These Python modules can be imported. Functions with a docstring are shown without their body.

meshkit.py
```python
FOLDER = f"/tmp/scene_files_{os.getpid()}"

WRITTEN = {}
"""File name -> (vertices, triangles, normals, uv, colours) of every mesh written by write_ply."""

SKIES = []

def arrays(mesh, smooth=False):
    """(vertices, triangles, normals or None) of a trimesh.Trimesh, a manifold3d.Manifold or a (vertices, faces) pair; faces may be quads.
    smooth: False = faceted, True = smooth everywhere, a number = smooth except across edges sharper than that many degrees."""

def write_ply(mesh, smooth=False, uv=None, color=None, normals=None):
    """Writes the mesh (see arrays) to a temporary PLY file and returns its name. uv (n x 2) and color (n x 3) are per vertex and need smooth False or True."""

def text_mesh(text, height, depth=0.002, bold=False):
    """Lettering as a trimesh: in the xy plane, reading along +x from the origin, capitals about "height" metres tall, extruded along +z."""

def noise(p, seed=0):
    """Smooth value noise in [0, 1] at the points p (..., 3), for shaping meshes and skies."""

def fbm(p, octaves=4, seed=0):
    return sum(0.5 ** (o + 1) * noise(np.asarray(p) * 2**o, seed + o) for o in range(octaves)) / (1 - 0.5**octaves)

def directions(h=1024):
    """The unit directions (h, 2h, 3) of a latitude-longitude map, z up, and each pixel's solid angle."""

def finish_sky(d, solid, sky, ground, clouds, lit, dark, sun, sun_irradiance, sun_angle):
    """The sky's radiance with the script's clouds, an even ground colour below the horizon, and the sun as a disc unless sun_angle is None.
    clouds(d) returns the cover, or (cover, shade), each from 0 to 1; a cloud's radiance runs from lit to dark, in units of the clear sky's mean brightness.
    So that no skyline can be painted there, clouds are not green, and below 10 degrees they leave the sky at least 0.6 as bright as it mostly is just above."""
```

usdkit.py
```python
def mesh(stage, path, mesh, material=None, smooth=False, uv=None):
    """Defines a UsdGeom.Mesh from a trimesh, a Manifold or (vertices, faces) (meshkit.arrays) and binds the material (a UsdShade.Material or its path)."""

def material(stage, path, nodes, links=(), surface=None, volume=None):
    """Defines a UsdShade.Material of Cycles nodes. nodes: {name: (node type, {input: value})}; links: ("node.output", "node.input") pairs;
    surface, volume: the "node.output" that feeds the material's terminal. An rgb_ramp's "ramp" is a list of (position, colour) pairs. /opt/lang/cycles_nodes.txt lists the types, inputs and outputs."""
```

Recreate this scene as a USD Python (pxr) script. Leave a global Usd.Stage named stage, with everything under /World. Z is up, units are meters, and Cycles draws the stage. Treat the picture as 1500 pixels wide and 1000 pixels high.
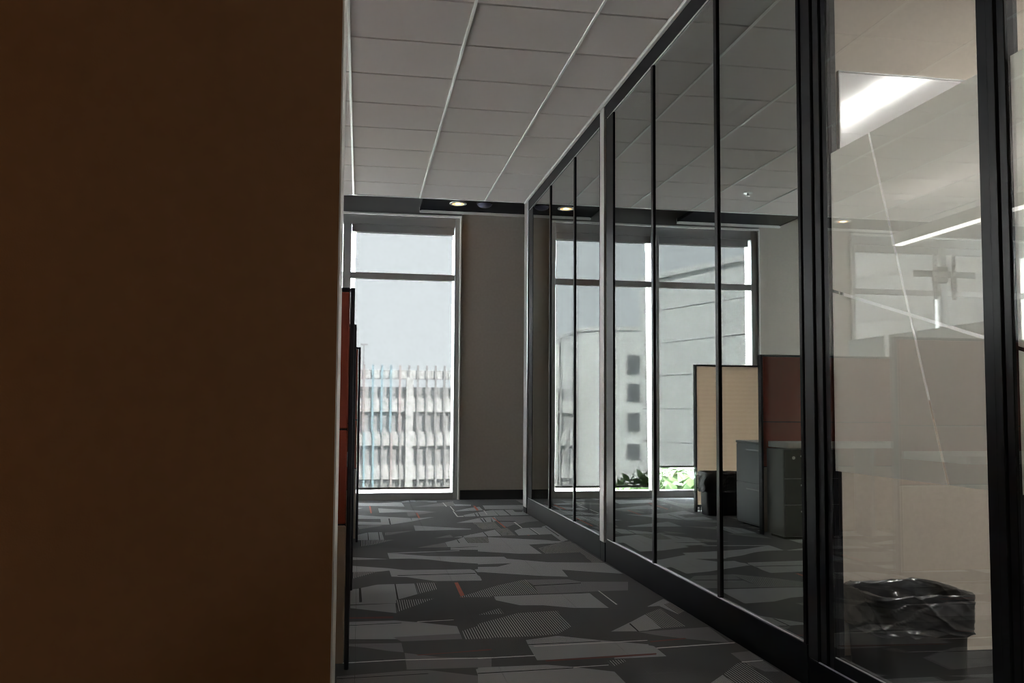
import math, random
import numpy as np, trimesh
from shapely.geometry import Polygon, box as sbox
from shapely.ops import unary_union
import usdkit, meshkit
from pxr import Usd, UsdGeom, UsdLux, UsdShade, Gf, Sdf, Vt

stage = Usd.Stage.CreateInMemory()
UsdGeom.SetStageUpAxis(stage, UsdGeom.Tokens.z)
UsdGeom.SetStageMetersPerUnit(stage, 1.0)
WORLD = UsdGeom.Xform.Define(stage, '/World')
stage.SetDefaultPrim(WORLD.GetPrim())
rnd = random.Random(7)
T = Sdf.ValueTypeNames

# ------------------------------------------------------------------ camera, sky, sun, exposure
FPX, YAW, PITCH, ROLL, CX, CY, EYE = 1301.62, .1707, .0616, .0064, 751.67, 521.67, (0, 0, .9)
EXPOSURE = 0.85
SKY_COLOR, SKY_LEVEL = (.93, .97, 1.0), 6.0
SUN_LEVEL = 22.0
cy_, sy_, cp_, sp_ = math.cos(YAW), math.sin(YAW), math.cos(PITCH), math.sin(PITCH)
fwd = np.array([sy_ * cp_, cy_ * cp_, sp_]); r0 = np.array([cy_, -sy_, 0]); u0 = np.cross(r0, fwd)
right = r0 * math.cos(ROLL) + u0 * math.sin(ROLL); up = -r0 * math.sin(ROLL) + u0 * math.cos(ROLL)
cam = UsdGeom.Camera.Define(stage, '/World/camera')
cam.CreateHorizontalApertureAttr(36.0); cam.CreateVerticalApertureAttr(24.0)
cam.CreateFocalLengthAttr(FPX / 1500 * 36)
cam.CreateHorizontalApertureOffsetAttr(-(CX - 750) / 1500 * 36)
cam.CreateVerticalApertureOffsetAttr((CY - 500) / 1500 * 36)
cam.CreateClippingRangeAttr(Gf.Vec2f(.05, 2000))
cam.CreateExposureAttr(EXPOSURE)
M = np.eye(4); M[0, :3], M[1, :3], M[2, :3], M[3, :3] = right, up, -fwd, EYE
cam.AddTransformOp().Set(Gf.Matrix4d(*M.ravel().tolist()))
sky = UsdLux.DomeLight.Define(stage, '/World/sky')
sky.CreateColorAttr(Gf.Vec3f(*SKY_COLOR)); sky.CreateIntensityAttr(SKY_LEVEL)
sun = UsdLux.DistantLight.Define(stage, '/World/sun')      # high behind the building, lights the facades across the street
sun.CreateIntensityAttr(SUN_LEVEL); sun.CreateNormalizeAttr(True); sun.CreateAngleAttr(2.0); sun.CreateColorAttr(Gf.Vec3f(1, .96, .9))
sun.AddRotateXYZOp().Set(Gf.Vec3f(42, 0, 32))

# ------------------------------------------------------------------ helpers
used = {}
def numbered(path):
    n = used.get(path, 0); used[path] = n + 1
    return path if n == 0 else '%s_%03d' % (path, n)

def tag(prim, label=None, cat=None, group=None, kind=None):
    for k, v in (('label', label), ('category', cat), ('group', group), ('kind', kind)):
        if v: prim.SetCustomDataByKey(k, v)
    return prim

LOC = {}
def thing(name, label, cat, loc=(0, 0, 0), group=None, kind=None):
    p = numbered('/World/' + name)
    x = UsdGeom.Xform.Define(stage, p); x.AddTranslateOp().Set(Gf.Vec3d(*map(float, loc)))
    LOC[p] = np.array(loc, float)
    tag(x.GetPrim(), label, cat, group, kind)
    return p

def part(parent, name, mesh, mat, smooth=False, label=None, kind=None):
    """one Mesh under parent; the geometry is given in world coordinates"""
    p = numbered(parent + '/' + name)
    root = '/World/' + parent.split('/')[2]
    off = LOC.get(root)
    if isinstance(mesh, (list,)): mesh = trimesh.util.concatenate(mesh)
    v, f, n = meshkit.arrays(mesh, smooth)
    if off is not None: v = v - off
    m = UsdGeom.Mesh.Define(stage, p)
    m.CreatePointsAttr(Vt.Vec3fArray.FromNumpy(v.astype(np.float32)))
    m.CreateFaceVertexCountsAttr(Vt.IntArray.FromNumpy(np.full(len(f), 3, np.int32)))
    m.CreateFaceVertexIndicesAttr(Vt.IntArray.FromNumpy(f.astype(np.int32).ravel()))
    m.CreateSubdivisionSchemeAttr('none')
    if n is not None:
        m.CreateNormalsAttr(Vt.Vec3fArray.FromNumpy(n.astype(np.float32))); m.SetNormalsInterpolation('vertex')
    UsdShade.MaterialBindingAPI.Apply(m.GetPrim()).Bind(mat)
    tag(m.GetPrim(), label, None, None, kind)
    return p

def single(name, mesh, mat, label=None, cat=None, group=None, kind=None, smooth=False):
    """a top-level thing that is one mesh"""
    if isinstance(mesh, list): mesh = trimesh.util.concatenate(mesh)
    v, f, n = meshkit.arrays(mesh, False)
    c = np.array([(v[:, 0].min() + v[:, 0].max()) / 2, (v[:, 1].min() + v[:, 1].max()) / 2, v[:, 2].min()])
    v, f, n = meshkit.arrays(mesh, smooth)
    p = numbered('/World/' + name)
    m = usdkit.mesh(stage, p, (v - c, f), mat) if n is None else None
    if m is None:
        m = usdkit.mesh(stage, p, (v - c, f), mat); m.CreateNormalsAttr(Vt.Vec3fArray.FromNumpy(n.astype(np.float32))); m.SetNormalsInterpolation('vertex')
    m.AddTranslateOp().Set(Gf.Vec3d(*c.tolist()))
    tag(m.GetPrim(), label, cat, group, kind)
    return p

def struct(name):
    p = numbered('/World/' + name)
    tag(UsdGeom.Xform.Define(stage, p).GetPrim(), kind='structure')
    return p

def copy(src, name, loc, label, cat, group):
    p = numbered('/World/' + name)
    x = UsdGeom.Xform.Define(stage, p); x.GetPrim().GetReferences().AddInternalReference(src)
    x.GetPrim().SetInstanceable(True)
    x.GetPrim().GetAttribute('xformOp:translate').Set(Gf.Vec3d(*map(float, loc)))
    tag(x.GetPrim(), label, cat, group)
    return p

def B(x0, x1, y0, y1, z0, z1, b=0.0):
    """box, chamfered by b"""
    if x1 < x0: x0, x1 = x1, x0
    if y1 < y0: y0, y1 = y1, y0
    if b <= 0:
        m = trimesh.creation.box([x1 - x0, y1 - y0, z1 - z0]); m.apply_translation([(x0 + x1) / 2, (y0 + y1) / 2, (z0 + z1) / 2]); return m
    b = min(b, (x1 - x0) / 2.1, (y1 - y0) / 2.1, (z1 - z0) / 2.1)
    pts = []
    for X, sx in ((x0, 1), (x1, -1)):
        for Y, sy in ((y0, 1), (y1, -1)):
            for Z, sz in ((z0, 1), (z1, -1)):
                pts += [(X, Y + sy * b, Z + sz * b), (X + sx * b, Y, Z + sz * b), (X + sx * b, Y + sy * b, Z)]
    return trimesh.convex.convex_hull(np.array(pts))

def Cyl(p, q, r, n=24, r2=None):
    p, q = np.array(p, float), np.array(q, float); d = q - p; L = np.linalg.norm(d); w = d / L
    a = np.cross(w, [0, 0, 1] if abs(w[2]) < .9 else [1, 0, 0]); a /= np.linalg.norm(a); c = np.cross(w, a)
    t = np.arange(n) / n * 2 * np.pi; ring = np.cos(t)[:, None] * a + np.sin(t)[:, None] * c
    return trimesh.convex.convex_hull(np.vstack([p + ring * r, q + ring * (r if r2 is None else r2)]))

def ring(cx, cy, z0, z1, ri, ro, n=40):
    t = np.arange(n) / n * 2 * np.pi; c = np.stack([np.cos(t), np.sin(t)], 1); v, f = [], []
    for r, z in ((ro, z0), (ri, z0), (ri, z1), (ro, z1)):
        v.append(np.column_stack([c * r + [cx, cy], np.full(n, z)]))
    for k in range(4):
        for i in range(n):
            j = (i + 1) % n; a, b = k * n, ((k + 1) % 4) * n
            f += [(a + i, b + i, b + j), (a + i, b + j, a + j)]
    m = trimesh.Trimesh(np.vstack(v), f, process=False); m.fix_normals(); return m

def prism(poly, axis, a, b):
    """extrude a shapely polygon between a and b along an axis; 2-D coordinates are the two other axes in order"""
    out = []
    for g in getattr(poly, 'geoms', [poly]):
        if g.area < 1e-8: continue
        m = trimesh.creation.extrude_polygon(g, b - a, engine='earcut'); v = m.vertices.copy()
        if axis == 'x': v = np.column_stack([v[:, 2] + a, v[:, 0], v[:, 1]])
        elif axis == 'y': v = np.column_stack([v[:, 0], v[:, 2] + a, v[:, 1]]); 
        else: v = v + [0, 0, a]
        m = trimesh.Trimesh(v, m.faces, process=False)
        if axis == 'y': m.invert()
        out.append(m)
    return trimesh.util.concatenate(out)

# ------------------------------------------------------------------ materials
def LK(n): return '/World/Looks/' + n
def plain(name, col, rough=.6, metal=0.0, spec=.5, nscale=0, namp=.1, bump=0, bscale=200, coat=0, stretch=None):
    nodes = {'p': ('principled_bsdf', dict(base_color=col, roughness=rough, metallic=metal, specular_ior_level=spec, coat_weight=coat))}
    links = []
    if nscale or bump: nodes['g'] = ('geometry', {})
    src = 'g.position'
    if stretch: nodes['mp'] = ('mapping', dict(scale=stretch)); links.append(('g.position', 'mp.vector')); src = 'mp.vector'
    if nscale:
        lo, hi = [c * (1 - namp) for c in col], [min(1, c * (1 + namp)) for c in col]
        nodes['n'] = ('noise_texture', dict(scale=nscale, detail=3.0)); nodes['r'] = ('rgb_ramp', dict(ramp=[(.3, lo), (.7, hi)]))
        links += [(src, 'n.vector'), ('n.fac', 'r.fac'), ('r.color', 'p.base_color')]
    if bump:
        nodes['bn'] = ('noise_texture', dict(scale=bscale, detail=2.0)); nodes['b'] = ('bump', dict(strength=bump, distance=.002))
        links += [(src, 'bn.vector'), ('bn.fac', 'b.height'), ('b.normal', 'p.normal')]
    return usdkit.material(stage, LK(name), nodes, links, surface='p.BSDF')

def glow(name, col, strength):
    return usdkit.material(stage, LK(name), {'e': ('emission', dict(color=col, strength=strength))}, surface='e.emission')

def pane_mat(name, base, tint, gloss, power=5.0):
    """thin glass: Schlick mix of clear and mirror, the same from both sides"""
    return usdkit.material(stage, LK(name), {
        't': ('transparent_bsdf', dict(color=tint)), 'g': ('glossy_bsdf', dict(color=gloss, roughness=0.0)),
        'lw': ('layer_weight', dict(blend=.5)), 'pw': ('math', dict(math_type='power', value2=power)),
        'mu': ('math', dict(math_type='multiply_add', value2=1 - base, value3=base)), 'm': ('mix_closure', {})},
        [('lw.facing', 'pw.value1'), ('pw.value', 'mu.value1'), ('mu.value', 'm.fac'), ('t.BSDF', 'm.closure1'), ('g.BSDF', 'm.closure2')], surface='m.closure')

HEADSHADE = plain('header_shade_grey', (.17, .168, .163), .7)  # header grey, darker than the wall to stand in for shade near the ceiling
WALL = plain('wall_paint', (.40, .365, .32), .85, nscale=40, namp=.04, bump=.15, bscale=350)
WALLD = plain('warm_brown_paint', (.34, .172, .075), .8, nscale=30, namp=.05, bump=.2, bscale=300)
LITEDGE = plain('window_lit_wall_edge', (.82, .81, .78), .7)
OFFW = plain('office_beige_wall', (.50, .44, .375), .85, nscale=60, namp=.04, bump=.1, bscale=300)
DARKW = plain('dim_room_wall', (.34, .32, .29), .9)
RUBBER = plain('black_rubber_base', (.02, .02, .021), .5)
TILE = plain('ceiling_tile', (.66, .605, .59), .95, nscale=260, namp=.18, bump=.35, bscale=420)
TBAR = plain('white_grid_bar', (.92, .93, .92), .22)
PLENUM = plain('plenum_dark', (.05, .05, .05), .9)
ALU = plain('grey_window_aluminium', (.30, .30, .295), .45, metal=.3)
TRIMW = plain('pale_trim', (.72, .72, .69), .5)
SILVER = plain('satin_aluminium', (.62, .62, .63), .32, metal=.85)
BLACK = plain('black_anodised', (.006, .006, .008), .30, metal=0, spec=.10)
BLACKM = plain('black_metal_profile', (.009, .009, .011), .30, spec=.2)
GREYPOST = plain('grey_post', (.46, .44, .43), .45, metal=.3)
NAVY = plain('dark_panel_frame', (.02, .022, .035), .45)
REDF = plain('rust_red_fabric', (.31, .075, .05), .95, nscale=500, namp=.25, bump=.3, bscale=900)
BEIGEF = plain('beige_fabric', (.42, .34, .28), .95, nscale=500, namp=.15, bump=.3, bscale=900)
GREYL = plain('grey_laminate', (.30, .32, .33), .35)
TOPL = plain('pale_worktop_laminate', (.80, .80, .78), .35)
DRAWER = plain('black_drawer_front', (.007, .007, .007), .4, spec=.25)
CASEG = plain('pedestal_dark_grey', (.15, .155, .16), .4)
PLAST = plain('black_bin_plastic', (.02, .02, .021), .42, bump=.1, bscale=300)
FILMB = plain('black_liner_film', (.016, .016, .018), .21, spec=.9, bump=1.0, bscale=36, stretch=(1, 1, .4))
WHITEB = plain('whiteboard_enamel', (.66, .64, .645), .12, spec=.6)
CLOUDK = plain('black_gloss_soffit', (.004, .005, .008), .5, spec=.1)
GLASSW = pane_mat('window_glass', .04, (.95, .97, .97), (1, 1, 1))
GLASSR = pane_mat('reflective_tinted_glass', .50, (.42, .46, .45), (.93, .965, .95))
GLASSC = pane_mat('clear_office_glass', .125, (.95, .97, .955), (1, 1, 1))
SHADE = usdkit.material(stage, LK('roller_shade_fabric'), {
    't': ('transparent_bsdf', dict(color=(.0298, .0299, .0298))), 'e': ('diffuse_bsdf', dict(color=(.012, .012, .012))), 'm': ('mix_closure', dict(fac=.1))},
    [('t.BSDF', 'm.closure1'), ('e.BSDF', 'm.closure2')], surface='m.closure')
FROST = usdkit.material(stage, LK('frosted_film'), {
    'd': ('diffuse_bsdf', dict(color=(.66, .645, .62))), 't': ('translucent_bsdf', dict(color=(.84, .825, .79))), 'm': ('mix_closure', dict(fac=.6))},
    [('d.BSDF', 'm.closure1'), ('t.BSDF', 'm.closure2')], surface='m.closure')
CREAMF = usdkit.material(stage, LK('cream_screen_fabric'), {
    'd': ('diffuse_bsdf', dict(color=(.80, .68, .57))), 't': ('translucent_bsdf', dict(color=(.97, .83, .70))), 'm': ('mix_closure', dict(fac=.68)),
    'g': ('geometry', {}), 'w': ('wave_texture', dict(bands_direction='z', scale=8.0, distortion=.6, detail=1.0)), 'r': ('rgb_ramp', dict(ramp=[(0, (.74, .62, .51)), (1, (.84, .72, .60))]))},
    [('g.position', 'w.vector'), ('w.fac', 'r.fac'), ('r.color', 'd.color'), ('d.BSDF', 'm.closure1'), ('t.BSDF', 'm.closure2')], surface='m.closure')
SCREEN = usdkit.material(stage, LK('grey_desk_screen'), {
    'd': ('diffuse_bsdf', dict(color=(.45, .47, .47))), 't': ('translucent_bsdf', dict(color=(.55, .58, .58))), 'm': ('mix_closure', dict(fac=.5))},
    [('d.BSDF', 'm.closure1'), ('t.BSDF', 'm.closure2')], surface='m.closure')
CARPET = usdkit.material(stage, LK('carpet'), {
    'c': ('attribute', dict(attribute='tone')), 's': ('attribute', dict(attribute='stripe')),
    'g': ('geometry', {}), 'x': ('separate_xyz', {}), 'sc': ('math', dict(math_type='multiply', value2=92.0)), 'fr': ('math', dict(math_type='fraction')),
    'lt': ('math', dict(math_type='less_than', value2=.5)), 'sf': ('math', dict(math_type='multiply')), 'ms': ('mix', dict(mix_type='mix', color2=(.045, .045, .047))),
    'n': ('noise_texture', dict(scale=330.0, detail=2.0)), 'mr': ('map_range', dict(from_min=.3, from_max=.7, to_min=.45, to_max=1.55)), 'mm': ('mix', dict(mix_type='multiply', fac=1.0)),
    'b': ('bump', dict(strength=.6, distance=.003)), 'p': ('principled_bsdf', dict(roughness=.95, specular_ior_level=.15, sheen_weight=.08))},
    [('g.position', 'x.vector'), ('x.x', 'sc.value1'), ('sc.value', 'fr.value1'), ('fr.value', 'lt.value1'), ('lt.value', 'sf.value1'), ('s.fac', 'sf.value2'),
     ('c.color', 'ms.color1'), ('sf.value', 'ms.fac'), ('ms.color', 'mm.color1'), ('g.position', 'n.vector'), ('n.fac', 'mr.value'), ('mr.result', 'mm.color2'),
     ('mm.color', 'p.base_color'), ('n.fac', 'b.height'), ('b.normal', 'p.normal')], surface='p.BSDF')
LAMP_PEND = glow('pendant_diffuser', (1, .97, .93), 2.6)
LAMP_UP = glow('pendant_uplight', (1, .95, .9), 6.0)
LAMP_DOWN = glow('downlight_warm', (1, .62, .32), 14.0); LAMP_RING = glow('downlight_reflector_glow', (1, .55, .25), 1.1)
LAMP_OFF = glow('office_luminaire', (1, .96, .92), 52.0)
LAMP_WARM = glow('warm_lamp_shade', (1, .55, .20), 3.2)

# ------------------------------------------------------------------ the setting
G, FX, D, ZC, YC = 1.482, 1.469, 9.05, 2.797, 7.87

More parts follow.
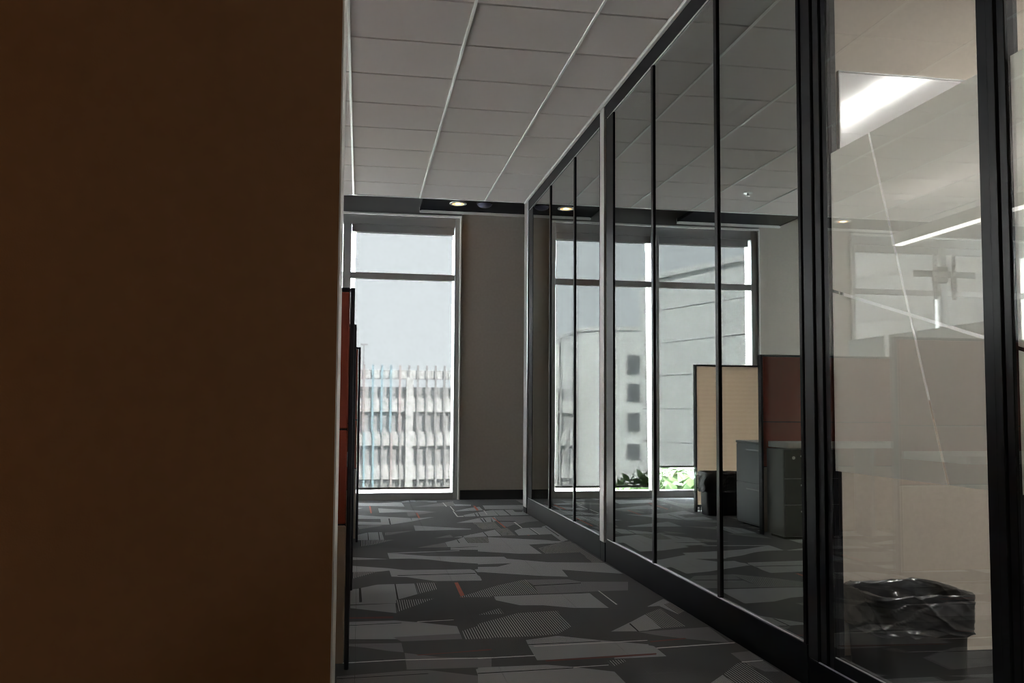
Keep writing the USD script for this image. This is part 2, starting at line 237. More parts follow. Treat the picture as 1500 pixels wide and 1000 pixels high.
# floor of carpet tiles: the printed pattern of shards, ribs and accent threads is cut into each tile's own faces
PATTERN = """L -0.006,8.861 0.222,8.797 0.351,8.869 0.422,8.845 0.434,8.453 -0.005,8.589
L 0.425,8.909 0.505,9.046 0.503,8.860 0.430,8.845
L 0.514,9.062 0.571,9.056 0.566,8.853 0.513,8.899
S 0.575,9.055 0.690,9.110 0.680,8.865 0.570,8.845
L 0.678,8.946 0.775,8.935 0.766,8.824 0.678,8.833
S 0.508,8.409 0.643,8.576 0.935,8.894 0.914,8.472
L 0.907,8.622 1.075,8.566 1.061,8.456 0.914,8.472
L -0.005,8.395 0.051,8.375 -0.004,8.305
L 0.185,8.339 0.442,8.173 0.693,7.980 0.419,7.998 0.188,7.974
S 0.423,8.011 0.694,7.993 0.430,7.681
L -0.003,7.840 0.196,7.685 0.304,7.637 0.437,7.552 0.438,7.329 0.260,7.150 0.183,7.139 -0.002,7.172
D -0.003,7.547 0.188,7.524 0.187,7.305 -0.002,7.371
K 0.253,7.545 0.264,7.544 0.263,7.155 0.251,7.146
L 0.444,7.551 0.548,7.568 0.641,7.609 0.526,7.456 0.438,7.329
S 0.005,7.110 0.190,7.164 0.181,7.064 0.011,6.901
L -0.000,6.587 0.077,6.709 0.179,6.719 0.186,6.316 0.000,6.320
K 0.074,6.709 0.079,6.709 0.080,6.310 0.075,6.310
K 0.152,6.713 0.158,6.712 0.158,6.320 0.152,6.320
S 0.196,6.694 0.257,6.709 0.418,6.780 0.255,6.577 0.198,6.541
S 0.023,6.309 0.253,6.308 0.104,6.097 0.022,6.034
L 0.435,7.068 0.857,6.820 0.853,6.783 0.429,6.756
S 0.537,6.352 0.670,6.525 0.673,6.376
L 0.674,6.389 0.744,6.430 0.734,6.369
S 0.388,5.926 0.518,6.062 0.591,6.128 0.588,5.925
L 0.593,6.147 0.683,6.253 0.821,6.528 0.748,5.941 0.592,5.943
K 0.682,6.253 0.688,6.260 0.691,5.948 0.685,5.942
K 0.717,6.309 0.724,6.316 0.715,5.970 0.708,5.964
K 0.749,6.346 0.755,6.353 0.746,5.966 0.738,5.960
W 0.819,8.786 0.827,8.786 0.829,8.423 0.818,8.410
W 0.855,8.442 0.866,8.441 0.863,8.059 0.851,8.060
W 0.841,8.028 0.852,8.027 0.847,7.609 0.833,7.611
W 0.835,7.634 0.898,7.663 0.892,7.604 0.837,7.586
L 0.892,8.055 1.039,8.278 1.018,8.108
O 0.105,8.525 0.120,8.524 0.125,7.949 0.110,7.951
O 0.505,7.937 0.518,7.936 0.519,7.542 0.504,7.544
L 0.869,8.045 1.004,8.247 1.129,8.375 1.124,8.062 0.865,8.012
O 1.080,8.453 1.100,8.451 1.084,8.067 1.060,8.056
L 1.174,8.480 1.571,8.473 1.506,8.121 1.153,8.161
L 0.905,7.722 1.070,7.937 1.218,8.085 1.201,7.639 0.899,7.603
K 1.048,7.907 1.054,7.912 1.039,7.622 1.029,7.617
K 1.014,7.847 1.021,7.859 1.007,7.614 0.998,7.603
W 1.124,8.062 1.132,8.061 1.116,7.741 1.106,7.730
L 1.219,8.065 1.307,8.075 1.301,7.658 1.208,7.638
L 1.322,8.074 1.499,8.087 1.480,7.668 1.312,7.657
D 1.396,8.065 1.493,8.054 1.449,7.893 1.390,7.900
L 0.785,7.196 1.003,7.485 1.118,7.559 1.073,7.210 0.884,7.195
K 1.011,7.456 1.019,7.466 1.014,7.206 1.004,7.196
K 1.040,7.481 1.049,7.491 1.036,7.230 1.026,7.221
M 1.150,7.585 1.484,7.576 1.472,7.233 1.349,7.166 1.153,6.881 1.131,6.984 1.144,7.272
K 1.139,7.283 1.276,7.250 1.269,7.208 1.138,7.234
S 0.917,7.191 1.096,7.223 1.091,6.816 0.935,6.787
L 1.115,7.542 1.153,7.555 1.134,7.300 1.089,7.224
O 1.124,7.529 1.134,7.528 1.137,6.859 1.121,6.861
D 1.147,6.882 1.234,7.048 1.257,6.844 1.171,6.687
M 1.204,7.183 1.255,7.204 1.255,6.869 1.239,7.073
W 1.251,7.204 1.265,7.203 1.257,6.795 1.248,6.796
O 1.234,6.798 1.247,6.797 1.237,6.411 1.220,6.413
L 1.167,6.665 1.252,6.820 1.415,6.825 1.412,6.454 1.155,6.421
K 1.303,6.799 1.309,6.799 1.310,6.436 1.303,6.437
W 1.316,6.798 1.322,6.797 1.321,6.444 1.315,6.444
L 1.418,6.873 1.472,6.942 1.458,6.154 1.399,6.102
K 1.444,6.870 1.451,6.879 1.442,6.342 1.433,6.335
L 0.749,6.429 0.925,6.626 1.031,6.752 1.028,6.416 0.771,6.364
K 0.921,6.618 0.928,6.626 0.928,6.386 0.921,6.378
S 1.034,6.775 1.139,6.834 1.137,6.423 1.034,6.415
S 0.748,6.367 0.913,6.367 0.907,5.975 0.748,5.941
L 0.637,6.199 0.746,6.346 0.748,5.941 0.608,5.905
K 0.686,6.253 0.692,6.260 0.691,5.948 0.684,5.942
L 0.930,6.323 1.051,6.267 1.237,6.163 1.426,6.091 1.318,5.997 0.913,5.974
L 0.606,5.888 1.141,5.963 1.152,5.740 0.598,5.812
L 0.608,6.113 0.906,6.075 0.882,5.919 0.590,5.935
L 0.190,5.736 0.432,5.586 0.820,5.497 0.781,5.230 0.557,5.348 0.428,5.455 0.322,5.506 0.195,5.512
L 0.190,5.736 0.654,5.790 0.650,5.757 0.252,5.712
L -0.027,5.598 0.189,5.506 -0.026,5.498
L -0.025,5.294 0.179,5.187 0.272,5.116 0.639,5.092 0.656,5.048 0.656,4.748 0.407,4.769 0.266,4.903 0.187,4.928 0.182,5.113 0.103,5.076 -0.023,5.087
K 0.220,4.962 0.652,4.970 0.650,4.952 0.220,4.945
S -0.023,5.093 0.120,5.090 -0.022,4.893
L 0.661,5.080 0.768,5.147 0.745,4.989 0.666,4.993
L -0.029,4.603 0.010,4.622 0.107,4.714 0.195,4.715 0.191,4.253 -0.026,4.251
K 0.013,4.635 0.023,4.634 0.028,4.298 0.015,4.295
L 0.200,4.715 0.298,4.715 0.297,4.445 0.209,4.345 0.197,4.342
K 0.196,4.715 0.201,4.714 0.200,4.341 0.194,4.342
S 0.304,4.727 0.409,4.727 0.404,4.555 0.302,4.452
L -0.026,4.230 0.181,4.250 0.178,4.046 -0.025,4.177
S 0.187,4.320 0.370,4.329 0.183,4.065
O 0.507,4.713 0.526,4.716 0.522,4.342 0.499,4.334
S 0.488,4.347 0.681,4.555 0.647,4.325
S 0.599,4.472 0.722,4.610 0.897,4.753 0.890,4.370 0.663,4.354 0.583,4.348
L 0.921,6.356 1.317,6.157 1.395,6.027 1.138,5.968 0.874,5.934
L 0.791,5.923 1.145,5.967 1.156,5.582 1.004,5.602 0.765,5.726
S 1.175,5.808 1.386,6.052 1.459,6.090 1.429,5.607 1.181,5.579
L 1.409,6.346 1.460,6.340 1.457,6.139 1.411,6.096
S 1.436,6.022 1.465,5.995 1.455,5.221 1.386,5.195
L 0.738,5.520 0.898,5.499 0.904,5.422 1.127,5.265 1.456,5.203 1.463,4.839 1.337,4.903 1.153,5.007 1.138,4.792 0.981,4.844 0.670,5.003
D 0.702,5.245 0.907,5.259 0.806,5.153 0.691,5.162
M 0.889,4.739 1.121,4.722 1.173,4.644 1.422,4.609 1.354,4.392 1.197,4.389 0.986,4.369 0.890,4.370 0.907,4.585
K 0.907,4.585 1.166,4.617 1.162,4.598 0.903,4.564
L 0.661,4.342 0.881,4.347 1.144,4.346 1.139,4.071 0.751,4.126 0.657,4.250
W 1.200,4.401 1.206,4.400 1.207,4.078 1.198,4.075
L 0.656,4.903 0.663,4.872 0.659,4.757 0.637,4.754
L -0.032,3.908 0.167,3.908 0.271,3.855 0.418,3.768 0.416,3.560 -0.024,3.617
K -0.031,3.848 0.192,3.864 0.191,3.855 -0.031,3.839
M 0.148,3.624 0.417,3.644 0.417,3.557 0.177,3.555
W 0.259,3.875 0.417,3.887 0.416,3.878 0.258,3.864
R -0.029,3.995 0.161,3.988 0.160,3.948 -0.028,3.965
M -0.028,3.546 0.176,3.531 0.178,3.395 0.117,3.426 0.040,3.482 -0.027,3.515
M 0.181,3.387 0.303,3.312 0.491,3.270 0.474,3.158 0.178,3.170
W -0.068,3.289 0.181,3.302 0.180,3.292 -0.068,3.278
W 0.181,3.299 0.492,3.281 0.491,3.270 0.180,3.288
M -0.061,3.126 0.181,3.157 0.253,3.153 0.420,3.059 0.412,2.972 -0.059,3.043
K -0.060,3.102 0.250,3.116 0.249,3.109 -0.060,3.095
R 0.222,3.356 0.347,3.369 0.510,3.397 0.506,3.375 0.307,3.354 0.229,3.344
L 0.416,3.141 0.472,3.145 0.446,2.967 0.412,2.972
S 0.431,3.685 0.574,3.830 0.532,3.551 0.428,3.550
S 0.537,3.964 0.604,4.038 0.595,3.976
S 0.510,3.797 0.594,3.868 0.713,3.972 0.899,3.991 0.890,3.691 0.807,3.578 0.699,3.557 0.479,3.562
S 0.537,3.959 0.648,4.085 0.649,3.969
L 0.662,3.505 0.801,3.551 0.954,3.457 1.122,3.371 1.070,3.216 0.650,3.218 0.656,3.406
R 0.679,3.217 1.080,3.246 1.072,3.222 0.679,3.196
K 0.658,3.440 0.952,3.448 0.949,3.440 0.656,3.430
W 0.676,3.414 1.139,3.435 1.135,3.425 0.673,3.401
W 0.442,3.279 0.655,3.286 0.653,3.275 0.440,3.267
L 0.426,3.158 0.670,3.157 0.746,3.124 0.888,3.040 0.889,2.884 0.399,2.958
K 0.417,3.094 0.758,3.108 0.756,3.100 0.416,3.084
W 0.761,3.117 0.892,3.125 0.889,3.117 0.758,3.108
S 0.901,3.173 0.965,3.186 0.965,3.156 0.901,3.101
L 1.034,3.588 1.153,3.724 1.287,3.867 1.192,3.582 1.142,3.576
K 1.156,3.724 1.162,3.727 1.149,3.575 1.140,3.573
L 0.652,4.285 0.918,4.327 1.142,4.351 1.146,4.014 0.985,4.037 0.822,4.133 0.728,4.210
L 1.051,3.598 1.166,3.738 1.270,3.864 1.259,3.611 1.147,3.573
K 1.147,3.706 1.155,3.712 1.149,3.573 1.142,3.569
S 1.271,3.868 1.378,3.970 1.371,3.628 1.259,3.611
L 1.328,4.012 1.406,4.104 1.463,4.168 1.470,3.904 1.418,3.847 1.390,4.022
S 1.420,4.046 1.469,4.086 1.470,3.904 1.418,3.847
M 1.143,3.563 1.463,3.603 1.447,3.346 1.283,3.439 1.199,3.502
R 1.144,3.419 1.302,3.446 1.295,3.427 1.137,3.397
W 1.137,3.321 1.469,3.352 1.463,3.339 1.132,3.307
L 0.994,3.403 1.073,3.391 1.134,3.344 1.134,3.199 0.933,3.195
R 0.945,3.236 1.111,3.247 1.104,3.225 0.938,3.211
M 1.387,3.206 1.470,3.221 1.463,3.099 1.461,2.955 1.408,2.963 1.382,3.095
W 1.381,3.092 1.466,3.099 1.462,3.091 1.375,3.079
S 1.258,2.963 1.362,3.081 1.391,3.060 1.376,2.821 1.237,2.842
L 1.158,2.854 1.247,2.949 1.242,2.842
L 0.888,3.041 0.885,2.896 0.847,2.901"""
TONE = dict(D=(.092, .093, .095), L=(.385, .395, .405), M=(.22, .22, .223), S=(.40, .40, .39), W=(.70, .70, .68), O=(.50, .14, .09), R=(.19, .08, .07), K=(.022, .022, .023))
layers = []
for line in PATTERN.split('\n'):
    k, *pts = line.split()
    q = Polygon([tuple(map(float, p.split(','))) for p in pts])
    layers.append((k, q if q.is_valid else q.buffer(0)))
traced = sbox(-.07, 2.82, 1.58, 9.06)
STEP = .5
def random_layers(x0, y0, w=STEP):
    r, out = rnd.random, []
    for _ in range(2):
        a, b, c, d = sorted(r() for _ in range(4))
        if r() < .6:
            if r() < .5: a, b, c, d = b, c, a, d
            k = 'LLM'[int(r() * 3)]
            out.append((k, Polygon([(x0, y0 + a * w), (x0 + w, y0 + b * w), (x0 + w, y0 + (b + (d - b) * r()) * w), (x0, y0 + d * w)])))
        else:
            s, e = sorted((r(), r())); e = min(1, e + .35)
            out.append(('S' if r() < .6 else 'L', Polygon([(x0 + s * w, y0 + a * .6 * w), (x0 + e * w, y0 + a * .5 * w), (x0 + e * w, y0 + d * w), (x0 + s * w, y0 + (d - .2 * r()) * w)])))
    if r() < .4:
        t = y0 + r() * w; out.append(('W' if r() < .6 else 'R', sbox(x0, t, x0 + w, t + .006)))
    if r() < .12:
        t = x0 + r() * w * .9; out.append(('O', sbox(t, y0 + .1 * w, t + .012, y0 + .6 * w)))
    out = [(k, q.buffer(0)) for k, q in out]
    return [(k, q) for k, q in out if q.area > 0]

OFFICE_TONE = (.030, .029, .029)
def tile_faces(rect, lay):
    rest, V, C, S = rect, [], [], []
    def add(g, k):
        for h in getattr(g, 'geoms', [g]):
            if h.geom_type != 'Polygon' or h.area < 2e-6: continue
            v, f = trimesh.creation.triangulate_polygon(h, engine='earcut')
            for t in f:
                tri = v[t]
                if np.cross(tri[1] - tri[0], tri[2] - tri[0]) < 0: tri = tri[::-1]
                V.append(np.column_stack([tri, np.zeros(3)])); C.append(TONE[k]); S.append(1.0 if k == 'S' else 0.0)
    for k, q in reversed(lay):
        if rest.is_empty: break
        if not q.intersects(rest): continue
        add(q.intersection(rest), k); rest = rest.difference(q)
    n0 = len(C); add(rest, 'D')
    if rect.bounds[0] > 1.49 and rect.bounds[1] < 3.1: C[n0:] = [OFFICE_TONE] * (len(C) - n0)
    return V, C, S

def carpet_piece(parent, name, rects, kind=None):
    V, C, S = [], [], []
    for rect, lay in rects:
        a, b, c = tile_faces(rect, lay); V += a; C += b; S += c
        x0, y0, x1, y1 = rect.bounds
        for p, q in (((x0, y0), (x1, y0)), ((x1, y0), (x1, y1)), ((x1, y1), (x0, y1)), ((x0, y1), (x0, y0))):
            a, b = (*p, 0), (*q, 0); c, d = (*q, -.006), (*p, -.006)
            V += [np.array([a, d, c]), np.array([a, c, b])]; C += [TONE['D']] * 2; S += [0.0, 0.0]
    v = np.vstack(V); n = len(v)
    p = numbered(parent + '/' + name)
    m = usdkit.mesh(stage, p, (v, np.arange(n).reshape(-1, 3)), CARPET)
    pv = UsdGeom.PrimvarsAPI(m)
    pv.CreatePrimvar('tone', T.Color3fArray, 'vertex').Set(Vt.Vec3fArray.FromNumpy(np.repeat(np.array(C), 3, 0).astype(np.float32)))
    pv.CreatePrimvar('stripe', T.FloatArray, 'vertex').Set(Vt.FloatArray.FromNumpy(np.repeat(np.array(S), 3).astype(np.float32)))
    tag(m.GetPrim(), kind=kind)

floor = struct('floor')
part(floor, 'slab', B(-6.2, 5.2, -3.2, 9.3, -.2, -.006), PLENUM)
gap, rest_tiles = .0005, []
for j in range(25):
    for i in range(22):
        x0, y0 = -6 + i * STEP, -3 + j * STEP
        x1, y1 = x0 + STEP, min(y0 + STEP, 9.05)
        rect = sbox(x0 + gap, y0 + gap, x1 - gap, y1 - gap)
        lay = []
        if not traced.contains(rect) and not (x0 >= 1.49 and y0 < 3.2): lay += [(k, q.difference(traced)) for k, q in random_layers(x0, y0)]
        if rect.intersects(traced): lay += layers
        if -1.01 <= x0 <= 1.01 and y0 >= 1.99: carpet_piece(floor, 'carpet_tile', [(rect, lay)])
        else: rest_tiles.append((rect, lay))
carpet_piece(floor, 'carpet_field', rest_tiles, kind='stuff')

# ceiling: lay-in tiles between white bars, ending short of the window wall
ceil = struct('ceiling')
part(ceil, 'deck', B(-6.2, 5.2, -3.2, 9.3, 3.45, 3.6), PLENUM)
part(ceil, 'backing', [B(-6.2, 1.47, -3.2, YC - .012, ZC + .02, ZC + .04)], PLENUM)
W, S0 = .5853, .483
xs = [-.0826 + W * k for k in range(-8, 4)]
ys = [4.4907 + S0 * j for j in range(-7, 8)]
for i, x in enumerate(xs):
    xr = min(x + W, 1.449)
    if xr - x < .05: continue
    for j, y in enumerate(ys):
        yr = min(y + S0, YC - .014)
        if yr - y < .05: continue
        part(ceil, 'ceiling_tile', B(x + .004, xr - .004, y + .004, yr - .004, ZC - .001, ZC + .019, .004), TILE)
part(ceil, 'rear_tile_field', B(-6.2, 1.45, -3.2, ys[0], ZC - .001, ZC + .019), TILE)
part(ceil, 'side_tile_field', B(-6.2, xs[0], ys[0], YC - .014, ZC - .001, ZC + .019), TILE)
for x in xs:
    part(ceil, 'grid_bar', B(x - .0072, x + .0072, ys[0], YC - .012, ZC - .007, ZC + .004, .0015), TBAR)
part(ceil, 'edge_angle', B(-6.2, 1.449, YC - .014, YC, ZC - .006, ZC + .05), TBAR)
part(ceil, 'wall_angle', B(1.447, 1.468, -1, YC, ZC - .012, ZC + .01, .002), TBAR)
part(ceil, 'room_ceiling', B(1.5, 5.2, -3.2, 7.95, ZC, ZC + .02), TILE)
for j in range(7): part(ceil, 'grid_bar', B(1.53, 4.5, 3.35 + j * S0 - .004, 3.35 + j * S0 + .004, ZC - .002, ZC + .001), PLENUM)

# walls
wl = struct('wall_left')
part(wl, 'wall_board', B(-3.2, -.042, 1.6, 1.84, 0, ZC), WALLD)
part(wl, 'lit_end_face', B(-.042, -.039, 1.602, 1.838, 0, ZC), LITEDGE)  # pale facing on the wall end, window light put into its colour
we = struct('wall_end')
BAY = [(-1.33, 1.01), (-4.75, -2.41)]
for x0, x1 in ((-6.2, -4.75), (-2.41, -1.33), (1.01, 5.2)): part(we, 'pier', B(x0, x1, D, D + .25, 0, 3.45), WALL)
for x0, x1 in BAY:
    part(we, 'header', B(x0, x1, D, D + .25, 2.906, 3.45), HEADSHADE, label='wall header over the window, coloured dark grey for the shade near the ceiling')
bb = struct('baseboard_end')
for x0, x1 in ((-2.40, -1.34), (1.02, 2.4)): part(bb, 'base_strip', B(x0, x1, D - .012, D, 0, .096, .003), RUBBER)
for n, a in (('wall_rear', (-6.05, 5.2, -3.2, -3.05, 0, 3.45)), ('wall_right', (5.05, 5.2, -3.05, D, 0, 3.45))):
    single(n, B(*a), WALL, kind='structure')
wfl = struct('wall_far_left')
part(wfl, 'wall_board', B(-6.2, -6.05, -3.2, 6.73, 0, 3.45), WALL); part(wfl, 'header', B(-6.2, -6.05, 6.73, D, 2.82, 3.45), WALL); part(wfl, 'apron', B(-6.2, -6.05, 6.73, D, 0, .06), WALL)
w3 = struct('window_3')  # added unshaded window, out of view, brings in most of the daylight
for k in range(3): part(w3, 'mullion', B(-6.17, -6.08, 6.73 + k * 1.13, 6.79 + k * 1.13, .06, 2.82, .003), ALU)
part(w3, 'transom', B(-6.16, -6.09, 6.73, D, 2.235, 2.297, .003), ALU)
for k in range(2): part(w3, 'pane', B(-6.13, -6.124, 6.79 + k * 1.13, 7.86 + k * 1.13, .06, 2.82), GLASSW)
wo = struct('wall_office')
part(wo, 'wall_board', B(1.79, 5.05, 3.11, 3.21, 0, ZC), OFFW)
part(wo, 'wall_joint_strip', B(1.505, 1.786, 3.108, 3.21, 0, ZC), OFFW)
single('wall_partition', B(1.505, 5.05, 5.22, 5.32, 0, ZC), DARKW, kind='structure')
single('wall_back', B(1.56, 5.05, 7.80, 7.93, 0, 3.45), WALL, kind='structure')
single('trim_1', B(1.35, 5.05, YC + .0, YC + .03, ZC + .05, 3.45), PLENUM, kind='structure')

# windows: two lights to a bay, transom across, roller shades inside
for bi, (x0, x1) in enumerate(BAY):
    w = struct('window_%d' % (bi + 1))
    o = x1 - 1.01
    P = lambda a, b: (a + o, b + o)
    part(w, 'reveal_trim', [B(*P(-1.33, 1.01), 9.03, 9.07, 2.889, 2.906, .002), B(*P(.995, 1.01), 9.03, 9.07, .0, 2.889, .002), B(*P(-1.33, -1.315), 9.03, 9.07, .0, 2.889, .002)], TRIMW)
    part(w, 'jamb', B(*P(.946, .995), 9.06, 9.18, 0, 2.889, .003), ALU); part(w, 'jamb', B(*P(-1.315, -1.245), 9.06, 9.18, 0, 2.889, .003), ALU)
    part(w, 'head', B(*P(-1.245, .946), 9.07, 9.18, 2.79, 2.889, .003), ALU)
    part(w, 'sill', B(*P(-1.245, .946), 9.06, 9.20, 0, .072, .003), ALU)
    part(w, 'mullion', B(*P(-.189, -.108), 9.06, 9.18, .072, 2.79, .003), ALU)
    for a, b in ((-1.245, -.189), (-.108, .946)):
        part(w, 'transom', B(*P(a, b), 9.075, 9.135, 2.235, 2.297, .003), ALU)
        part(w, 'pane', B(*P(a, b), 9.152, 9.158, .072, 2.266), GLASSW); part(w, 'pane', B(*P(a, b), 9.152, 9.158, 2.266, 2.79), GLASSW)

def shade(x0, x1, zb, label, group=None, skew=0.0):
    t = thing('roller_shade', label, 'shade', (x0, 9.14, zb), group)
    part(t, 'cassette', B(x0 - .012, x1 + .012, 9.075, 9.147, 2.712, 2.788, .004), ALU)
    nx, nz = 24, 30; v, f = [], []
    for k in range(nz + 1):
        for i in range(nx + 1):
            u, s = i / nx, k / nz; z = zb + .02 + s * (2.715 - zb - .02)
            v.append((x0 + u * (x1 - x0) + skew * s * (1 - u), 9.142 + .0015 * math.sin(u * 9 + s * 2) * (1 - s), z))
    for k in range(nz):
        for i in range(nx):
            a = k * (nx + 1) + i; f += [(a, a + 1, a + nx + 2), (a, a + nx + 2, a + nx + 1)]
    part(t, 'fabric', trimesh.Trimesh(v, f, process=False), SHADE, smooth=True)
    part(t, 'hem_bar', B(x0, x1, 9.136, 9.147, zb, zb + .022, .003), plain_hem)
    return t
plain_hem = plain('hem_bar_grey', (.12, .12, .115), .5)
shade(-.090, .928, .100, 'roller shade lowered to the sill in the window at the end of the corridor', skew=.03)
shade(-1.205, -.207, .306, 'roller shade stopping short of the sill, its left-hand pane seen reflected with a palm below')
shade(-3.51, -2.50, .100, 'roller shade in the far left window, reflected in the frosted office door')
shade(-4.62, -3.63, .100, 'roller shade in the outermost left pane beyond the screen mount, reflected in the office glazing')

# ------------------------------------------------------------------ the glazed partition
def section(y0, y1, label, mulls, glass, jambs, name='glass_partition'):
    t = thing(name, label, 'glass partition', (G, (y0 + y1) / 2, 0))
    part(t, 'base_rail', B(FX, 1.51, y0, y1, 0, .138, .002), BLACK)
    part(t, 'head_rail', B(FX, 1.51, y0, y1, 2.702, ZC, .002), BLACK)
    part(t, 'glazing_bead', [B(FX + .001, FX + .007, y0 + .03, y1 - .03, .138, .143, .001), B(FX + .001, FX + .007, y0 + .03, y1 - .03, 2.697, 2.702, .001)], SILVER, label='thin bright glazing bead')
    cuts = [y0] + list(mulls) + [y1]
    for a, b in zip(cuts[:-1], cuts[1:]):
        part(t, 'glass_pane', B(G - .004, G + .004, a + .004, b - .004, .130, 2.71), glass)
    for y in mulls:
        part(t, 'mullion', B(FX + .001, 1.504, y - .016, y + .016, .138, 2.702, .002), BLACKM)
    for a, b, x in jambs:
        part(t, 'stile', B(x, 1.512, a, b, .135, 2.705, .002), BLACK)
    return t
s1 = section(5.33, 7.76, 'far glass partition of narrow black-framed panes beside the window wall', [6.04, 6.85], GLASSR, [(5.335, 5.36, FX), (7.58, 7.755, FX + .006)])
part(s1, 'end_jamb', B(FX - .006, 1.515, 7.765, 7.925, 0.05, ZC, .003), SILVER, label='bright aluminium end jamb')
part(s1, 'jamb_foot', B(FX - .002, 1.513, 7.77, 7.92, 0, .05), BLACK)
post = thing('partition_post', 'slim grey upright post between the two glass partition runs', 'post', (G, 5.27, 0))
part(post, 'post_body', B(FX - .008, 1.515, 5.228, 5.318, .115, ZC, .003), GREYPOST)
part(post, 'post_foot', B(FX - .002, 1.51, 5.228, 5.318, 0, .115), BLACK)
section(2.775, 5.215, 'middle glass partition of three wide panes reflecting cubicles and windows', [3.51, 4.34], GLASSR, [(5.06, 5.21, FX + .002), (2.78, 2.80, FX)])

door = thing('door_1', None, None, (G, 2.25, 0), kind='structure')
part(door, 'threshold_base', B(FX, 1.51, .2, 2.765, 0, .098, .002), BLACK)
part(door, 'base_bead', B(FX - .001, FX + .004, .2, 2.70, .098, .102, .001), SILVER)
part(door, 'bottom_rail', B(FX + .006, 1.507, 1.90, 2.62, .10, .138, .002), BLACK)
part(door, 'rail_bead', B(FX + .006, FX + .011, 1.91, 2.61, .138, .1415, .001), SILVER)
part(door, 'head_rail', B(FX, 1.51, .2, 2.765, 2.702, ZC, .002), BLACK)
part(door, 'stile', [B(FX - .002, 1.515, 2.70, 2.765, .10, 2.702, .003), B(FX + .004, 1.51, 2.655, 2.694, .10, 2.702, .002), B(FX + .010, 1.51, 2.612, 2.65, .10, 2.702, .002)], BLACKM)
part(door, 'stile', [B(FX + .006, 1.51, 1.868, 1.905, .10, 2.702, .002), B(FX, 1.515, 1.836, 1.864, .10, 2.702, .002), B(FX + .004, 1.51, 1.806, 1.832, .10, 2.702, .002)], BLACKM)
part(door, 'glass_pane', B(G - .004, G + .004, 1.90, 2.62, .135, 2.705), GLASSC)
part(door, 'glass_pane', B(G - .004, G + .004, .22, 1.815, .10, 2.705), GLASSC)
def strip(p, q, w):
    p, q = np.array(p), np.array(q); d = (q - p) / np.linalg.norm(q - p); n = np.array([-d[1], d[0]]) * w / 2
    return Polygon([p + n, q + n, q - n, p - n])
l1 = strip((2.75, 1.3315), (.2, .575), .009); l2 = strip((2.42, 1.82), (2.03, .61), .008)
for y0, y1 in ((1.90, 2.62), (.22, 1.815)):
    film = sbox(y0 + .006, .718, y1 - .006, 1.737).difference(l1.union(l2))
    part(door, 'frosted_film', prism(film, 'x', G + .0052, G + .0058), FROST, label='frosted band with thin clear lines cut across it')

# ------------------------------------------------------------------ office behind the door
wb = thing('whiteboard', 'glossy whiteboard on the beige office wall behind the frosted door', 'whiteboard', (2.9, 3.1, .9))
part(wb, 'board_face', B(1.805, 4.2, 3.094, 3.109, .95, 2.215, .002), WHITEB)
part(wb, 'edge_trim', [B(1.800, 4.205, 3.092, 3.1095, 2.215, 2.220), B(1.800, 1.805, 3.092, 3.1095, .945, 2.22)], ALU)
lum = thing('office_light', 'linear ceiling luminaire lighting the small office', 'ceiling light', (2.95, 1.4, ZC - .05))
part(lum, 'housing', B(2.86, 3.04, .5, 2.3, ZC - .04, ZC - .001, .003), TBAR)
part(lum, 'diffuser', B(2.87, 3.03, .52, 2.28, ZC - .048, ZC - .04), LAMP_OFF)

def rrect(w, d, r, n=12):
    p = []
    for cx, cyy, a0 in ((w / 2 - r, d / 2 - r, 0), (-w / 2 + r, d / 2 - r, 90), (-w / 2 + r, -d / 2 + r, 180), (w / 2 - r, -d / 2 + r, 270)):
        for k in range(n + 1):
            a = math.radians(a0 + 90 * k / n); p.append((cx + r * math.cos(a), cyy + r * math.sin(a)))
    return p
def resample(p, n):
    p = np.array(p + [p[0]]); s = np.r_[0, np.cumsum(np.linalg.norm(np.diff(p, axis=0), axis=1))]
    t = np.linspace(0, s[-1], n, endpoint=False); return np.column_stack([np.interp(t, s, p[:, 0]), np.interp(t, s, p[:, 1])])
def loft(secs, close0=False, close1=False):
    n = len(secs[0]); v = np.vstack(secs); f = []
    for k in range(len(secs) - 1):
        for i in range(n):
            j = (i + 1) % n; a, b = k * n, (k + 1) * n
            f += [(a + i, a + j, b + j), (a + i, b + j, b + i)]
    v = list(v)
    if close0:
        c = len(v); v.append(secs[0].mean(0)); f += [(c, (i + 1) % n, i) for i in range(n)]
    if close1:
        c = len(v); v.append(secs[-1].mean(0)); o = (len(secs) - 1) * n; f += [(c, o + i, o + (i + 1) % n) for i in range(n)]
    return trimesh.Trimesh(np.array(v), f, process=False)
